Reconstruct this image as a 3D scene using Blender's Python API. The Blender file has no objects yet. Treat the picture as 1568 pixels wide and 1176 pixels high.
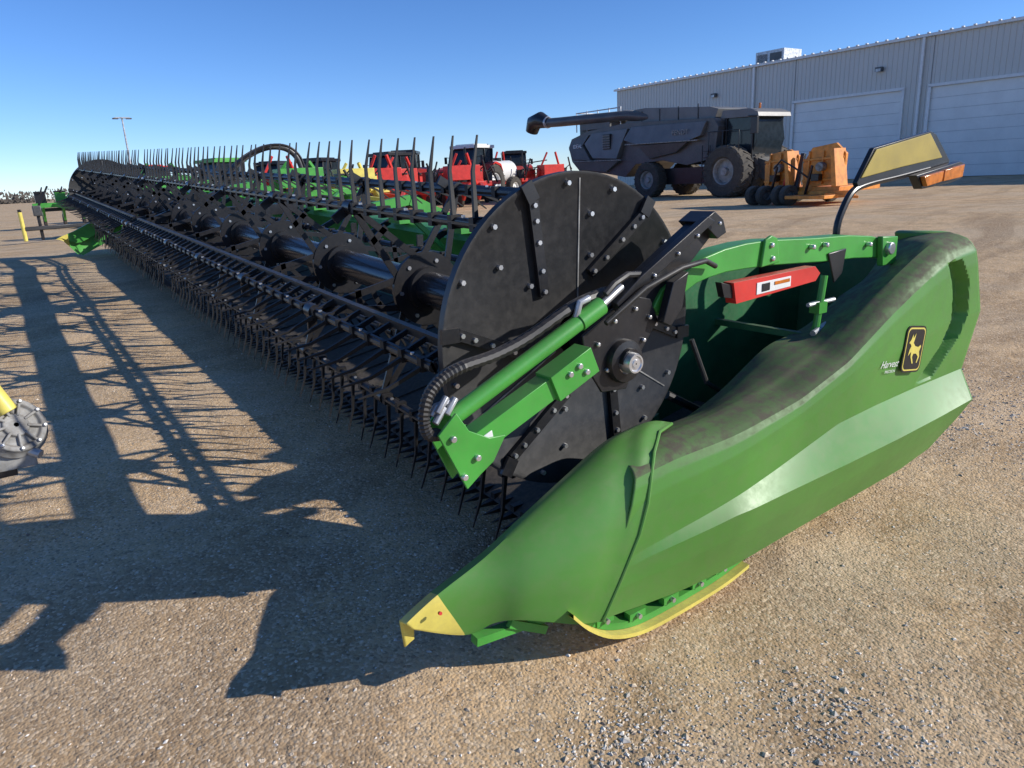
import bpy, math, random, bmesh
from mathutils import Vector, Matrix, noise
random.seed(7)
rad=math.radians
# ------------------------------------------------------------------ materials
def nodes(name):
    m=bpy.data.materials.new(name); m.use_nodes=True
    nt=m.node_tree; b=nt.nodes['Principled BSDF']
    return m,nt,b
def L(nt,a,b): nt.links.new(a,b)
def paint(name,col,rough=0.4,dust=0.25,dustcol=(0.22,0.17,0.12),metal=0.0,var=0.25,scale=6.0,spec=0.5,bump=0.02,dirt=0.15,u0=0.35,u1=0.95):
    m,nt,b=nodes(name)
    N=nt.nodes
    tc=N.new('ShaderNodeTexCoord')
    n1=N.new('ShaderNodeTexNoise'); n1.inputs['Scale'].default_value=scale; n1.inputs['Detail'].default_value=3
    L(nt,tc.outputs['Object'],n1.inputs['Vector'])
    n2=N.new('ShaderNodeTexNoise'); n2.inputs['Scale'].default_value=scale*9; n2.inputs['Detail'].default_value=5; n2.inputs['Roughness'].default_value=0.7
    L(nt,tc.outputs['Object'],n2.inputs['Vector'])
    g=N.new('ShaderNodeNewGeometry'); sx=N.new('ShaderNodeSeparateXYZ'); L(nt,g.outputs['Normal'],sx.inputs[0])
    up=N.new('ShaderNodeMapRange'); up.inputs['From Min'].default_value=u0; up.inputs['From Max'].default_value=u1
    L(nt,sx.outputs['Z'],up.inputs['Value'])
    mr=N.new('ShaderNodeMapRange'); mr.inputs['From Min'].default_value=0.35; mr.inputs['From Max'].default_value=0.65
    L(nt,n1.outputs['Fac'],mr.inputs['Value'])
    mr2=N.new('ShaderNodeMapRange'); mr2.inputs['From Min'].default_value=0.4; mr2.inputs['From Max'].default_value=0.7
    L(nt,n2.outputs['Fac'],mr2.inputs['Value'])
    mix=N.new('ShaderNodeMixRGB'); mix.inputs[1].default_value=(*[c*(1-var) for c in col],1); mix.inputs[2].default_value=(*[min(1,c*(1+var)) for c in col],1)
    L(nt,mr.outputs[0],mix.inputs[0])
    a=N.new('ShaderNodeMath'); a.operation='MULTIPLY'; L(nt,up.outputs[0],a.inputs[0]); a.inputs[1].default_value=dust
    a2=N.new('ShaderNodeMath'); a2.operation='MULTIPLY_ADD'; L(nt,mr2.outputs[0],a2.inputs[0]); a2.inputs[1].default_value=0.5; a2.inputs[2].default_value=0.6
    a3=N.new('ShaderNodeMath'); a3.operation='MULTIPLY'; L(nt,a.outputs[0],a3.inputs[0]); L(nt,a2.outputs[0],a3.inputs[1])
    a4=N.new('ShaderNodeMath'); a4.operation='MULTIPLY_ADD'; L(nt,mr2.outputs[0],a4.inputs[0]); a4.inputs[1].default_value=dirt; L(nt,a3.outputs[0],a4.inputs[2]); a4.use_clamp=True
    mx=N.new('ShaderNodeMixRGB'); mx.inputs[2].default_value=(*dustcol,1); L(nt,mix.outputs[0],mx.inputs[1]); L(nt,a4.outputs[0],mx.inputs[0])
    L(nt,mx.outputs[0],b.inputs['Base Color'])
    rr=N.new('ShaderNodeMath'); rr.operation='MULTIPLY_ADD'; L(nt,a4.outputs[0],rr.inputs[0]); rr.inputs[1].default_value=0.5; rr.inputs[2].default_value=rough; rr.use_clamp=True
    L(nt,rr.outputs[0],b.inputs['Roughness'])
    b.inputs['Metallic'].default_value=metal
    b.inputs['Specular IOR Level'].default_value=spec
    if bump:
        bp=N.new('ShaderNodeBump'); bp.inputs['Strength'].default_value=bump*5; bp.inputs['Distance'].default_value=0.002
        L(nt,n2.outputs['Fac'],bp.inputs['Height']); L(nt,bp.outputs[0],b.inputs['Normal'])
    return m
GREEN=paint('green_shell',(0.088,0.250,0.042),0.40,0.15,(0.22,0.19,0.12),var=0.10,scale=2.2,dirt=0.15,spec=0.45)
GREENT=paint('green_shell_dusty',(0.088,0.250,0.042),0.40,0.92,(0.105,0.092,0.06),var=0.10,scale=2.2,dirt=0.15,u0=0.22,u1=0.62,spec=0.45)
GREENP=paint('green_paint',(0.06,0.32,0.045),0.35,0.15,var=0.12,dirt=0.08)
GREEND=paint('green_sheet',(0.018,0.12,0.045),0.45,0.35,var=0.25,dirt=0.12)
BLACK=paint('black_paint',(0.012,0.012,0.014),0.34,0.10,var=0.3,dirt=0.04)
BLACKG=paint('black_tube',(0.01,0.01,0.013),0.22,0.10,var=0.2,dirt=0.02)
PLAST=paint('black_plastic',(0.010,0.010,0.011),0.5,0.06,var=0.3,dirt=0.03,scale=9,spec=0.35)
DISC=paint('reel_disc_paint',(0.018,0.018,0.019),0.42,0.1,var=0.25,dirt=0.14,scale=3,dustcol=(0.12,0.11,0.1))
YEL=paint('yellow_plastic',(0.72,0.60,0.12),0.4,0.3,var=0.12,dirt=0.15)
YELP=paint('yellow_panel',(0.36,0.27,0.04),0.55,0.1,var=0.12,dirt=0.1)
RED=paint('red_paint',(0.62,0.035,0.025),0.35,0.3,var=0.12,dirt=0.08)
WHITE=paint('white_paint',(0.75,0.75,0.72),0.4,0.1,var=0.05,dirt=0.1)
STEEL=paint('bolt_steel',(0.65,0.65,0.65),0.3,0.0,metal=0.8,var=0.15,dirt=0.05)
CAST=paint('cast_grey',(0.24,0.24,0.23),0.6,0.3,var=0.45,dirt=0.35,scale=14)
ORANGE=paint('orange_paint',(0.78,0.27,0.03),0.45,0.3,var=0.2,dirt=0.25)
AMBER=paint('amber_lens',(0.55,0.16,0.02),0.15,0.0,var=0.2,dirt=0.0,scale=30)
TYRE=paint('tyre_rubber',(0.035,0.033,0.031),0.8,0.6,(0.2,0.17,0.13),var=0.3,dirt=0.5,scale=4)
RIM=paint('rim_grey',(0.30,0.30,0.29),0.5,0.3,var=0.2,dirt=0.15)
CGREY=paint('combine_grey',(0.060,0.062,0.066),0.38,0.6,(0.26,0.24,0.2),var=0.2,dirt=0.18,scale=1.5)
CGREY2=paint('combine_panel',(0.115,0.117,0.122),0.38,0.5,(0.26,0.24,0.2),var=0.15,dirt=0.18,scale=1.5)
GLASS=paint('cab_glass',(0.02,0.028,0.035),0.12,0.0,var=0.2,dirt=0.0,bump=0,spec=0.3)
CANVAS=paint('draper_canvas',(0.018,0.019,0.02),0.75,0.3,var=0.4,dirt=0.2,scale=5)
HOSE=paint('hose_rubber',(0.014,0.014,0.014),0.5,0.1,dirt=0.1)
GALV=paint('galvanised',(0.45,0.46,0.47),0.4,0.0,metal=0.5,dirt=0.1)
# ------------------------------------------------------------------ builder
class B:
    def __init__(s,M=None,tilt=False):
        s.v=[];s.f=[];s.fm=[];s.mats=[];s.M=M;s.tilt=tilt
    def mi(s,m):
        if m not in s.mats: s.mats.append(m)
        return s.mats.index(m)
    def add(s,vs,fs,m):
        o=len(s.v);k=s.mi(m)
        for p in vs:
            p=Vector(p)
            if s.M is not None: p=s.M@p
            if s.tilt: p.z+=0.047*max(0.0,p.y-2.0)
            s.v.append(p)
        for f in fs: s.f.append([i+o for i in f]); s.fm.append(k)
    def box(s,c,d,m,R=None):
        x,y,z=d[0]/2,d[1]/2,d[2]/2
        vs=[Vector(p) for p in [(-x,-y,-z),(x,-y,-z),(x,y,-z),(-x,y,-z),(-x,-y,z),(x,-y,z),(x,y,z),(-x,y,z)]]
        if R: vs=[R@p for p in vs]
        c=Vector(c)
        s.add([p+c for p in vs],[(0,3,2,1),(4,5,6,7),(0,1,5,4),(1,2,6,5),(2,3,7,6),(3,0,4,7)],m)
    def beam(s,a,b,w,h,m,up=(0,0,1)):
        a=Vector(a);b=Vector(b);d=(b-a).normalized();up=Vector(up)
        if abs(d.dot(up))>0.98: up=Vector((1,0,0))
        r=d.cross(up).normalized();u=r.cross(d)
        vs=[]
        for P in (a,b):
            for i,j in ((-1,-1),(1,-1),(1,1),(-1,1)): vs.append(P+r*(w/2*i)+u*(h/2*j))
        s.add(vs,[(3,2,1,0),(4,5,6,7),(0,1,5,4),(1,2,6,5),(2,3,7,6),(3,0,4,7)],m)
    def tube(s,pts,r,m,seg=12,caps=True):
        pts=[Vector(p) for p in pts];n=len(pts)
        rr=r if isinstance(r,(list,tuple)) else [r]*n
        d0=(pts[1]-pts[0]).normalized()
        u=d0.orthogonal().normalized();vs=[]
        for i in range(n):
            if i==0:d=pts[1]-pts[0]
            elif i==n-1:d=pts[-1]-pts[-2]
            else:d=(pts[i+1]-pts[i]).normalized()+(pts[i]-pts[i-1]).normalized()
            d.normalize(); u=(u-d*u.dot(d)).normalized(); w=d.cross(u)
            for k in range(seg):
                a=2*math.pi*k/seg
                vs.append(pts[i]+(u*math.cos(a)+w*math.sin(a))*rr[i])
        fs=[]
        for i in range(n-1):
            for k in range(seg):
                k2=(k+1)%seg
                fs.append((i*seg+k,i*seg+k2,(i+1)*seg+k2,(i+1)*seg+k))
        if caps: fs.append(tuple(range(seg))[::-1]); fs.append(tuple((n-1)*seg+k for k in range(seg)))
        s.add(vs,fs,m)
    def cyl(s,a,b,r,m,seg=20): s.tube([a,b],r,m,seg)
    def plate(s,poly,a,b,m,plane='XZ'):
        n=len(poly);vs=[]
        for t in (a,b):
            for p in poly:
                vs.append((p[0],t,p[1]) if plane=='XZ' else ((t,p[0],p[1]) if plane=='YZ' else (p[0],p[1],t)))
        fs=[tuple(range(n)),tuple(range(2*n-1,n-1,-1))]
        for i in range(n):
            j=(i+1)%n; fs.append((i,i+n,j+n,j))
        s.add(vs,fs,m)
    def lathe(s,c,axis,prof,m,seg=28):
        c=Vector(c);ax=Vector(axis).normalized();u=ax.orthogonal().normalized();w=ax.cross(u);vs=[];n=len(prof)
        for r,h in prof:
            for k in range(seg):
                a=2*math.pi*k/seg; vs.append(c+ax*h+(u*math.cos(a)+w*math.sin(a))*r)
        fs=[]
        for i in range(n-1):
            for k in range(seg):
                k2=(k+1)%seg; fs.append((i*seg+k,i*seg+k2,(i+1)*seg+k2,(i+1)*seg+k))
        s.add(vs,fs,m)
    def grid(s,rows,m,matf=None):
        nr=len(rows);nc=len(rows[0]);o=len(s.v)
        s.add([p for r in rows for p in r],[],m)
        for i in range(nr-1):
            for j in range(nc-1):
                s.f.append([o+i*nc+j,o+i*nc+j+1,o+(i+1)*nc+j+1,o+(i+1)*nc+j])
                s.fm.append(s.mi(matf(i,j)) if matf else s.mi(m))
    def done(s,name,parent=None,bevel=0,sharp=35,recalc=True):
        me=bpy.data.meshes.new(name); me.from_pydata(s.v,[],s.f)
        for m in s.mats: me.materials.append(m)
        for i,p in enumerate(me.polygons): p.material_index=s.fm[i]; p.use_smooth=True
        if recalc:
            bm=bmesh.new(); bm.from_mesh(me); bmesh.ops.recalc_face_normals(bm,faces=bm.faces); bm.to_mesh(me); bm.free()
        me.set_sharp_from_angle(angle=rad(sharp))
        o=bpy.data.objects.new(name,me); bpy.context.collection.objects.link(o)
        if bevel:
            bv=o.modifiers.new('bev','BEVEL'); bv.width=bevel; bv.segments=2; bv.limit_method='ANGLE'; bv.angle_limit=rad(40)
        if parent: o.parent=parent
        return o
def empty(name):
    o=bpy.data.objects.new(name,None); bpy.context.collection.objects.link(o); return o
def text(body,name,parent,loc,size,mat,rot,extr=0.001):
    c=bpy.data.curves.new(name,'FONT'); c.body=body; c.size=size; c.extrude=extr; c.align_x='CENTER'; c.align_y='CENTER'
    o=bpy.data.objects.new(name,c); bpy.context.collection.objects.link(o); c.materials.append(mat); o.location=loc; o.rotation_euler=rot; o.parent=parent; return o
def lerp(a,b,t): return a+(b-a)*t
def sm(t): t=max(0,min(1,t)); return t*t*(3-2*t)
def poly_at(pts,t):
    n=len(pts)-1; x=t*n; i=min(n-1,int(x)); q=x-i
    P=[pts[max(0,i-1)],pts[i],pts[i+1],pts[min(n,i+2)]]
    return tuple(0.5*((2*b)+(c-a)*q+(2*a-5*b+4*c-d)*q*q+(3*b-a-3*c+d)*q**3) for a,b,c,d in zip(*P))
def byx(pts,x):
    if x<=pts[0][0]: return pts[0][1]
    for a,b in zip(pts,pts[1:]):
        if x<=b[0]: return lerp(a[1],b[1],(x-a[0])/(b[0]-a[0]))
    return pts[-1][1]
# ------------------------------------------------------------------ terrain
def h(x,y):
    base=0.047*max(0,min(13.0,y-1.5))
    if y>13.5: base=0.61-0.21*sm((y-16)/12)
    k=lerp(1,0.66,sm((x-4)/9)) if y<28 else 1
    if y>16: k=lerp(k,1,sm((y-16)/12))
    z=base*k
    if x>8: z=lerp(z,0.4,sm((x-8)/10))
    z+=0.014*noise.noise(Vector((x*0.5,y*0.5,0)))+0.008*noise.noise(Vector((x*2.1,y*2.1,3)))
    return z
gm,nt,b=nodes('gravel_lot'); N=nt.nodes
tc=N.new('ShaderNodeTexCoord')
def nz(scale,det=6,rough=0.6,dist=0,vec=None):
    n=N.new('ShaderNodeTexNoise'); n.inputs['Scale'].default_value=scale;n.inputs['Detail'].default_value=det;n.inputs['Roughness'].default_value=rough;n.inputs['Distortion'].default_value=dist
    L(nt,vec if vec else tc.outputs['Object'],n.inputs['Vector']); return n
def ramp(src,a,b2,lo=0,hi=1):
    m=N.new('ShaderNodeMapRange'); m.inputs['From Min'].default_value=a;m.inputs['From Max'].default_value=b2;m.inputs['To Min'].default_value=lo;m.inputs['To Max'].default_value=hi;L(nt,src,m.inputs['Value']);return m.outputs[0]
def mixc(f,c1,c2,mode='MIX'):
    m=N.new('ShaderNodeMixRGB'); m.blend_type=mode
    if isinstance(f,float): m.inputs[0].default_value=f
    else: L(nt,f,m.inputs[0])
    for i,c in ((1,c1),(2,c2)):
        if isinstance(c,tuple): m.inputs[i].default_value=(*c,1)
        else: L(nt,c,m.inputs[i])
    return m.outputs[0]
big=nz(0.45,3,0.6,0.6); mid=nz(1.7,6,0.7,0.4); m2=nz(9,5,0.7); fine=nz(45,6,0.75)
vor=N.new('ShaderNodeTexVoronoi'); vor.inputs['Scale'].default_value=85; L(nt,tc.outputs['Object'],vor.inputs['Vector'])
vor2=N.new('ShaderNodeTexVoronoi'); vor2.inputs['Scale'].default_value=36; L(nt,tc.outputs['Object'],vor2.inputs['Vector'])
c=mixc(ramp(mid.outputs['Fac'],0.38,0.62),(0.36,0.26,0.165),(0.60,0.455,0.30))
c=mixc(ramp(big.outputs['Fac'],0.48,0.60,0,0.75),c,(0.46,0.40,0.325))
c=mixc(ramp(m2.outputs['Fac'],0.38,0.66,0,0.55),c,(0.66,0.53,0.38))
c=mixc(ramp(fine.outputs['Fac'],0.45,0.28,0,0.75),c,(0.20,0.14,0.09))
wn=nz(0.08,2,0.5); sc3=N.new('ShaderNodeVectorMath'); sc3.operation='SCALE'; sc3.inputs['Scale'].default_value=9; L(nt,wn.outputs['Color'],sc3.inputs[0])
wv=N.new('ShaderNodeVectorMath'); wv.operation='ADD'; L(nt,tc.outputs['Object'],wv.inputs[0]); L(nt,sc3.outputs[0],wv.inputs[1])
for rot,sc_ in ((0.5,(0.05,1.6,1)),(-0.9,(0.07,1.1,1))):
    mp=N.new('ShaderNodeMapping'); mp.inputs['Rotation'].default_value=(0,0,rot); mp.inputs['Scale'].default_value=sc_
    L(nt,wv.outputs[0],mp.inputs['Vector'])
    tn=nz(1.0,3,0.6,0,mp.outputs[0])
    c=mixc(ramp(tn.outputs['Fac'],0.55,0.62,0,0.45),c,(0.28,0.205,0.14))
    c=mixc(ramp(tn.outputs['Fac'],0.42,0.34,0,0.30),c,(0.64,0.53,0.41))
sv=N.new('ShaderNodeSeparateColor'); L(nt,vor.outputs['Color'],sv.inputs[0])
peb=mixc(sv.outputs[0],(0.16,0.12,0.085),(0.80,0.70,0.57))
pm=N.new('ShaderNodeMath'); pm.operation='MULTIPLY'; L(nt,ramp(sv.outputs[1],0.5,0.6),pm.inputs[0]); pm.inputs[1].default_value=0.55
c=mixc(pm.outputs[0],c,peb)
sv2=N.new('ShaderNodeSeparateColor'); L(nt,vor2.outputs['Color'],sv2.inputs[0])
inside=ramp(vor2.outputs['Distance'],0.36,0.28)
pm2=N.new('ShaderNodeMath'); pm2.operation='MULTIPLY'; L(nt,ramp(sv2.outputs[1],0.84,0.88,0,0.85),pm2.inputs[0]); L(nt,inside,pm2.inputs[1])
c=mixc(pm2.outputs[0],c,mixc(sv2.outputs[0],(0.25,0.20,0.15),(0.78,0.71,0.62)))
c=mixc(1.0,c,(1.16,1.04,0.86),'MULTIPLY')
L(nt,c,b.inputs['Base Color']); b.inputs['Roughness'].default_value=0.95; b.inputs['Specular IOR Level'].default_value=0.05
inv=N.new('ShaderNodeMath'); inv.operation='MULTIPLY_ADD'; L(nt,vor.outputs['Distance'],inv.inputs[0]); inv.inputs[1].default_value=-0.7; L(nt,fine.outputs['Fac'],inv.inputs[2])
inv2=N.new('ShaderNodeMath'); inv2.operation='ADD'; L(nt,inv.outputs[0],inv2.inputs[0]); L(nt,pm2.outputs[0],inv2.inputs[1])
bp=N.new('ShaderNodeBump'); bp.inputs['Strength'].default_value=0.55; bp.inputs['Distance'].default_value=0.01; L(nt,inv2.outputs[0],bp.inputs['Height'])
bp2=N.new('ShaderNodeBump'); bp2.inputs['Strength'].default_value=0.6; bp2.inputs['Distance'].default_value=0.05; L(nt,mid.outputs['Fac'],bp2.inputs['Height']); L(nt,bp2.outputs[0],bp.inputs['Normal'])
L(nt,bp.outputs[0],b.inputs['Normal'])
n=300; ts=[-8+16*i/(n-1) for i in range(n)]
xs=[2+1.2*math.sinh(t) for t in ts]; ys=[3+1.2*math.sinh(t) for t in ts]
g=B(); g.grid([[ (x,y,h(x,y)) for x in xs] for y in ys],gm); g.done('gravel_ground',recalc=False,sharp=180)
stms=[paint('stone_tan',(0.60,0.47,0.33),0.9,0.0,var=0.35,scale=40,dirt=0.1,bump=0),paint('stone_grey',(0.56,0.50,0.42),0.9,0.0,var=0.35,scale=40,dirt=0.1,bump=0),paint('stone_light',(0.80,0.73,0.62),0.9,0.0,var=0.2,scale=40,dirt=0.1,bump=0),paint('stone_dark',(0.22,0.17,0.13),0.9,0.0,var=0.4,scale=40,dirt=0.1,bump=0)]
g=B()
cnt=0
for i in range(90000):
    if cnt>19000: break
    d=0.9+6.5*random.random()**1.25; a=random.uniform(rad(-12),rad(82))
    x=d*math.sin(a); y=d*math.cos(a)
    pt=noise.noise(Vector((x*0.9,y*0.9,7))); gp=math.exp(-((x-1.25)**2+(y-1.30)**2)/0.05)+math.exp(-((x-1.9)**2+(y-1.0)**2)/0.05)+1.2*math.exp(-((x-5.0)**2*1.2+(y-2.3)**2)/0.9)
    if random.random()>0.16+max(0,pt)*0.7+gp: continue
    cnt+=1
    r=random.uniform(0.0022,0.0058)*(1+gp*0.6)*(2.0 if random.random()<0.04 else 1)
    z=h(x,y)+r*0.15
    rot=random.uniform(0,6.28);cr,sr=math.cos(rot),math.sin(rot)
    ax=r*random.uniform(0.8,1.6);ay=r*random.uniform(0.7,1.1);az=r*random.uniform(0.4,0.75)
    vs=[]
    for p in [(1,0.2,0),(-0.9,0.1,0.1),(0.1,1,-0.1),(-0.2,-1,0),(0.2,0.1,1),(0,0,-1)]:
        q=(p[0]*ax,p[1]*ay,p[2]*az); vs.append((x+q[0]*cr-q[1]*sr,y+q[0]*sr+q[1]*cr,z+q[2]))
    g.add(vs,[(0,2,4),(2,1,4),(1,3,4),(3,0,4),(2,0,5),(1,2,5),(3,1,5),(0,3,5)],random.choices(stms,[4,2 + 4*min(1,gp),2,0.7])[0])
g.done('loose_gravel',recalc=True,sharp=10)
# ------------------------------------------------------------------ HEADER
HD=empty('combine_draper_header')
RX,RZ,RR=1.74,1.10,0.60
Y0,YE=2.10,15.6
SPI=[2.18,3.3,4.42,5.54,6.66,7.78,8.75,9.05,10.1,11.2,12.3,13.4,14.5,15.5]
g=B(tilt=True)
g.cyl((RX,2.1,RZ),(RX,8.78,RZ),0.09,BLACKG,24); g.cyl((RX,9.02,RZ),(RX,15.6,RZ),0.09,BLACKG,24)
g.done('reel_tube',HD)
bats=[(130,91,0.56),(183,203,0.61),(240,264,0.60),(302,300,0.58),(2,-60,0.58),(66,-20,0.53)]
def P(a,r): return RX+math.cos(rad(a))*r, RZ+math.sin(rad(a))*r
gb=B(tilt=True); gt=B(tilt=True)
for bi,(a,td,r) in enumerate(bats):
    x,z=P(a,r)
    for y0,y1 in ((2.14,8.76),(9.04,15.58)):
        gb.cyl((x,y0,z),(x,y1,z),0.019,BLACK,10)
        gb.beam((x,y0,z),(x,y1,z),0.05,0.010,BLACK,up=(math.cos(rad(td)),0,math.sin(rad(td))))
        if bi==1: gb.beam((x+0.10,y0,z+0.05),(x+0.10,y1,z+0.05),0.03,0.03,BLACK)
        y=y0+0.06; k_=0
        while y<y1:
            ln={0:0.30,2:0.31}.get(bi,0.27); dx,dz=math.cos(rad(td)),math.sin(rad(td))
            j=random.uniform(-0.012,0.012); da=random.uniform(-0.035,0.035)
            dx,dz=dx-dz*da,dz+dx*da
            nx,nzv=-dz,dx
            vs=[]
            for k,(t,w,cur) in enumerate([(0,0.018,0),(0.08,0.0105,0.004),(0.6,0.0075,0.0),(1.0,0.0035,-0.03)]):
                px=x+dx*ln*t+nx*cur; pz=z+dz*ln*t+nzv*cur
                for sx_,sy in ((-1,-1),(1,-1),(1,1),(-1,1)):
                    vs.append((px+nx*w*0.8*sx_, y+j*t+w*sy*0.75, pz+nzv*w*0.8*sx_))
            fs=[]
            for k in range(3):
                for q in range(4):
                    q2=(q+1)%4; fs.append((k*4+q,k*4+q2,(k+1)*4+q2,(k+1)*4+q))
            fs.append((12,13,14,15))
            gt.add(vs,fs,PLAST)
            gt.box((x,y,z),(0.05,0.03,0.05),PLAST)
            if bi==1: gb.beam((x,y,z+0.01),(x+0.10,y,z+0.05),0.014,0.02,BLACK)
            if k_%3==0 and y<9: gb.cyl((x-0.012,y+0.07,z+0.02),(x-0.012,y+0.07,z+0.028),0.008,STEEL,6)
            y+=0.15 if bi<3 else 0.24; k_+=1
gb.done('reel_bats',HD); gt.done('reel_tines',HD,recalc=False,sharp=40)
g=B(tilt=True)
for sy in SPI[1:]:
    g.cyl((RX,sy-0.012,RZ),(RX,sy+0.012,RZ),0.19,BLACK,24)
    g.cyl((RX,sy-0.05,RZ),(RX,sy+0.05,RZ),0.115,BLACK,24)
    for i,(a,td,r) in enumerate(bats):
        x,z=P(a,r)
        for da in (16,-16):
            hx,hz=P(a+da*1.6,0.17)
            g.beam((hx,sy,hz),(x,sy,z),0.012,0.032,BLACK,up=(math.sin(rad(a)),0,-math.cos(rad(a))))
        m1,m2_=P(a+9,0.38),P(a-9,0.38)
        g.beam((m1[0],sy,m1[1]),(m2_[0],sy,m2_[1]),0.012,0.03,BLACK)
        cx,cz=P(a+10,r+0.02)
        g.beam((x,sy+0.03,z),(cx,sy+0.03,cz),0.015,0.045,BLACK)
        g.cyl((x,sy-0.03,z),(x,sy+0.045,z),0.035,BLACK,12)
        g.cyl((x,sy-0.038,z),(x,sy-0.03,z),0.013,STEEL,8)
        sx1,sz1=P(a,0.15)
        g.cyl((sx1,sy-0.02,sz1),(sx1,sy-0.012,sz1),0.011,STEEL,6)
g.done('reel_spiders',HD)
for y0,nm in ((Y0,'reel_disc_near'),(15.62,'reel_disc_far')):
    g=B(tilt=True)
    g.lathe((RX,y0,RZ),(0,1,0),[(0.02,0),(RR-0.03,0),(RR-0.012,-0.012),(RR,-0.012),(RR,0.02),(0.02,0.02)],DISC,72)
    for i in range(6):
        a=122+60*i-4; cx,cz=P(a,0.38); o=a-22
        dx,dz=math.cos(rad(o)),math.sin(rad(o))
        p0=(cx-dx*0.17,y0-0.012,cz-dz*0.17); p1=(cx+dx*0.17,y0-0.012,cz+dz*0.17)
        g.beam(p0,p1,0.04,0.018,BLACK,up=(0,1,0))
        g.beam((p1[0],y0-0.02,p1[2]),(p1[0]+0.07*math.cos(rad(a)),y0-0.02,p1[2]+0.07*math.sin(rad(a))),0.05,0.014,BLACK,up=(0,1,0))
        for t in (-0.9,-0.45,0.15,0.6,0.92):
            g.cyl((cx+dx*0.17*t,y0-0.03,cz+dz*0.17*t),(cx+dx*0.17*t,y0-0.02,cz+dz*0.17*t),0.009,STEEL,6)
        for rr_,da in ((0.56,12),(0.56,-25),(0.3,18),(0.45,22)):
            bx,bz=P(a+da,rr_); g.cyl((bx,y0-0.016,bz),(bx,y0-0.0,bz),0.0095,STEEL,6)
    for a in (87,207,327):
        x1,z1=P(a,0.12);x2,z2=P(a,RR-0.02)
        g.beam((x1,y0-0.0015,z1),(x2,y0-0.0015,z2),0.005,0.005,CAST,up=(0,1,0))
    g.done(nm,HD)
g=B()
g.cyl((RX,1.80,RZ-0.05),(RX,2.12,RZ-0.02),0.04,BLACK,20)
g.lathe((RX,1.775,RZ-0.06),(0,1,0),[(0.003,0),(0.014,0),(0.016,0.004),(0.024,0.004),(0.028,0.0),(0.034,0.0),(0.038,0.01),(0.038,0.05),(0.058,0.055),(0.062,0.09)],STEEL,28)
g.lathe((RX,1.82,RZ-0.06),(0,1,0),[(0.045,-0.005),(0.075,0),(0.08,0.01),(0.08,0.05)],BLACK,28)
g.done('reel_hub',HD)
g=B()
g.plate([(1.555,1.16),(1.70,1.235),(1.77,1.275),(1.88,1.245),(1.92,1.16),(1.86,1.09),(1.79,1.0),(1.76,0.93),(1.64,0.94),(1.57,1.05)],1.845,1.857,BLACK)
g.plate([(1.60,1.175),(1.78,1.295),(2.18,1.515),(2.26,1.465),(2.20,1.42),(1.95,1.22),(1.80,1.13),(1.66,1.13)],1.865,1.92,BLACK)
g.plate([(1.68,1.26),(1.80,1.34),(2.14,1.52),(2.18,1.50),(1.82,1.30),(1.70,1.225)],1.81,1.842,BLACK)
g.plate([(1.90,1.16),(1.95,1.30),(2.03,1.33),(2.0,1.2),(1.94,1.14)],1.80,1.835,BLACK)
g.plate([(2.13,1.50),(2.2,1.535),(2.25,1.50),(2.27,1.45),(2.22,1.43)],1.83,1.95,BLACK)
for x,z in ((1.62,1.12),(1.70,1.19),(1.8,1.22),(1.87,1.18),(1.84,1.10),(1.66,1.02),(1.79,1.04)):
    g.cyl((x,1.832,z),(x,1.846,z),0.009,STEEL,6)
for x,z in ((1.86,1.335),(1.98,1.40),(2.08,1.455),(2.2,1.49)):
    g.cyl((x,1.80,z),(x,1.812,z),0.008,STEEL,6)
g.tube([(1.62,1.80,1.2),(1.8,1.79,1.30),(1.98,1.79,1.35),(2.12,1.8,1.36),(2.2,1.82,1.33)],0.011,HOSE,8)
g.done('reel_arm_black',HD,bevel=0.003)
g=B()
up=[(3.54,1.27),(3.50,1.31),(3.34,1.345),(3.15,1.365),(2.89,1.375),(2.57,1.395),(2.42,1.395),(2.29,1.385),(2.18,1.365),(2.10,1.335),(2.01,1.30),(1.95,1.27),(1.90,1.21)]
lo=[(1.935,1.17),(2.0,1.215),(2.07,1.245),(2.13,1.27),(2.20,1.283),(2.30,1.293),(2.42,1.293),(2.6,1.288),(2.8,1.275),(2.95,1.265),(3.2,1.255),(3.38,1.24),(3.5,1.22)]
g.plate(up+lo,1.85,1.95,GREENP)
g.plate([(2.5,1.29),(2.62,1.30),(2.60,1.40),(2.56,1.415),(2.52,1.40)],1.835,1.85,GREENP)
for x,z in ((2.56,1.375),(2.57,1.32),(2.85,1.34),(2.95,1.34),(3.3,1.31)):
    g.cyl((x,1.825,z),(x,1.851,z),0.011,STEEL,10)
g.cyl((3.44,1.80,1.28),(3.44,2.0,1.28),0.03,STEEL,14)
g.plate([(3.38,1.34),(3.52,1.33),(3.52,1.20),(3.40,1.20)],1.82,1.849,GREENP)
g.plate([(2.98,1.30),(3.12,1.31),(3.10,1.20),(3.04,1.16)],1.84,1.849,BLACK)
g.done('reel_lift_arm',HD,bevel=0.006)
g=B()
g.plate([(2.26,1.262),(2.79,1.268),(2.83,1.235),(2.80,1.205),(2.28,1.178)],1.78,1.83,RED)
g.plate([(2.40,1.245),(2.62,1.248),(2.62,1.205),(2.40,1.198)],1.777,1.779,WHITE)
g.plate([(2.43,1.238),(2.48,1.239),(2.48,1.208),(2.43,1.206)],1.7745,1.776,BLACK)
g.plate([(2.51,1.238),(2.61,1.240),(2.61,1.226),(2.51,1.224)],1.7745,1.776,AMBER)
g.plate([(2.20,1.27),(2.27,1.25),(2.27,1.20),(2.22,1.21)],1.79,1.82,BLACK)
g.done('cylinder_safety_stop',HD,bevel=0.003)
g=B()
g.cyl((0.99,1.80,1.005),(1.50,1.80,1.222),0.028,GREENP,24)
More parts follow.
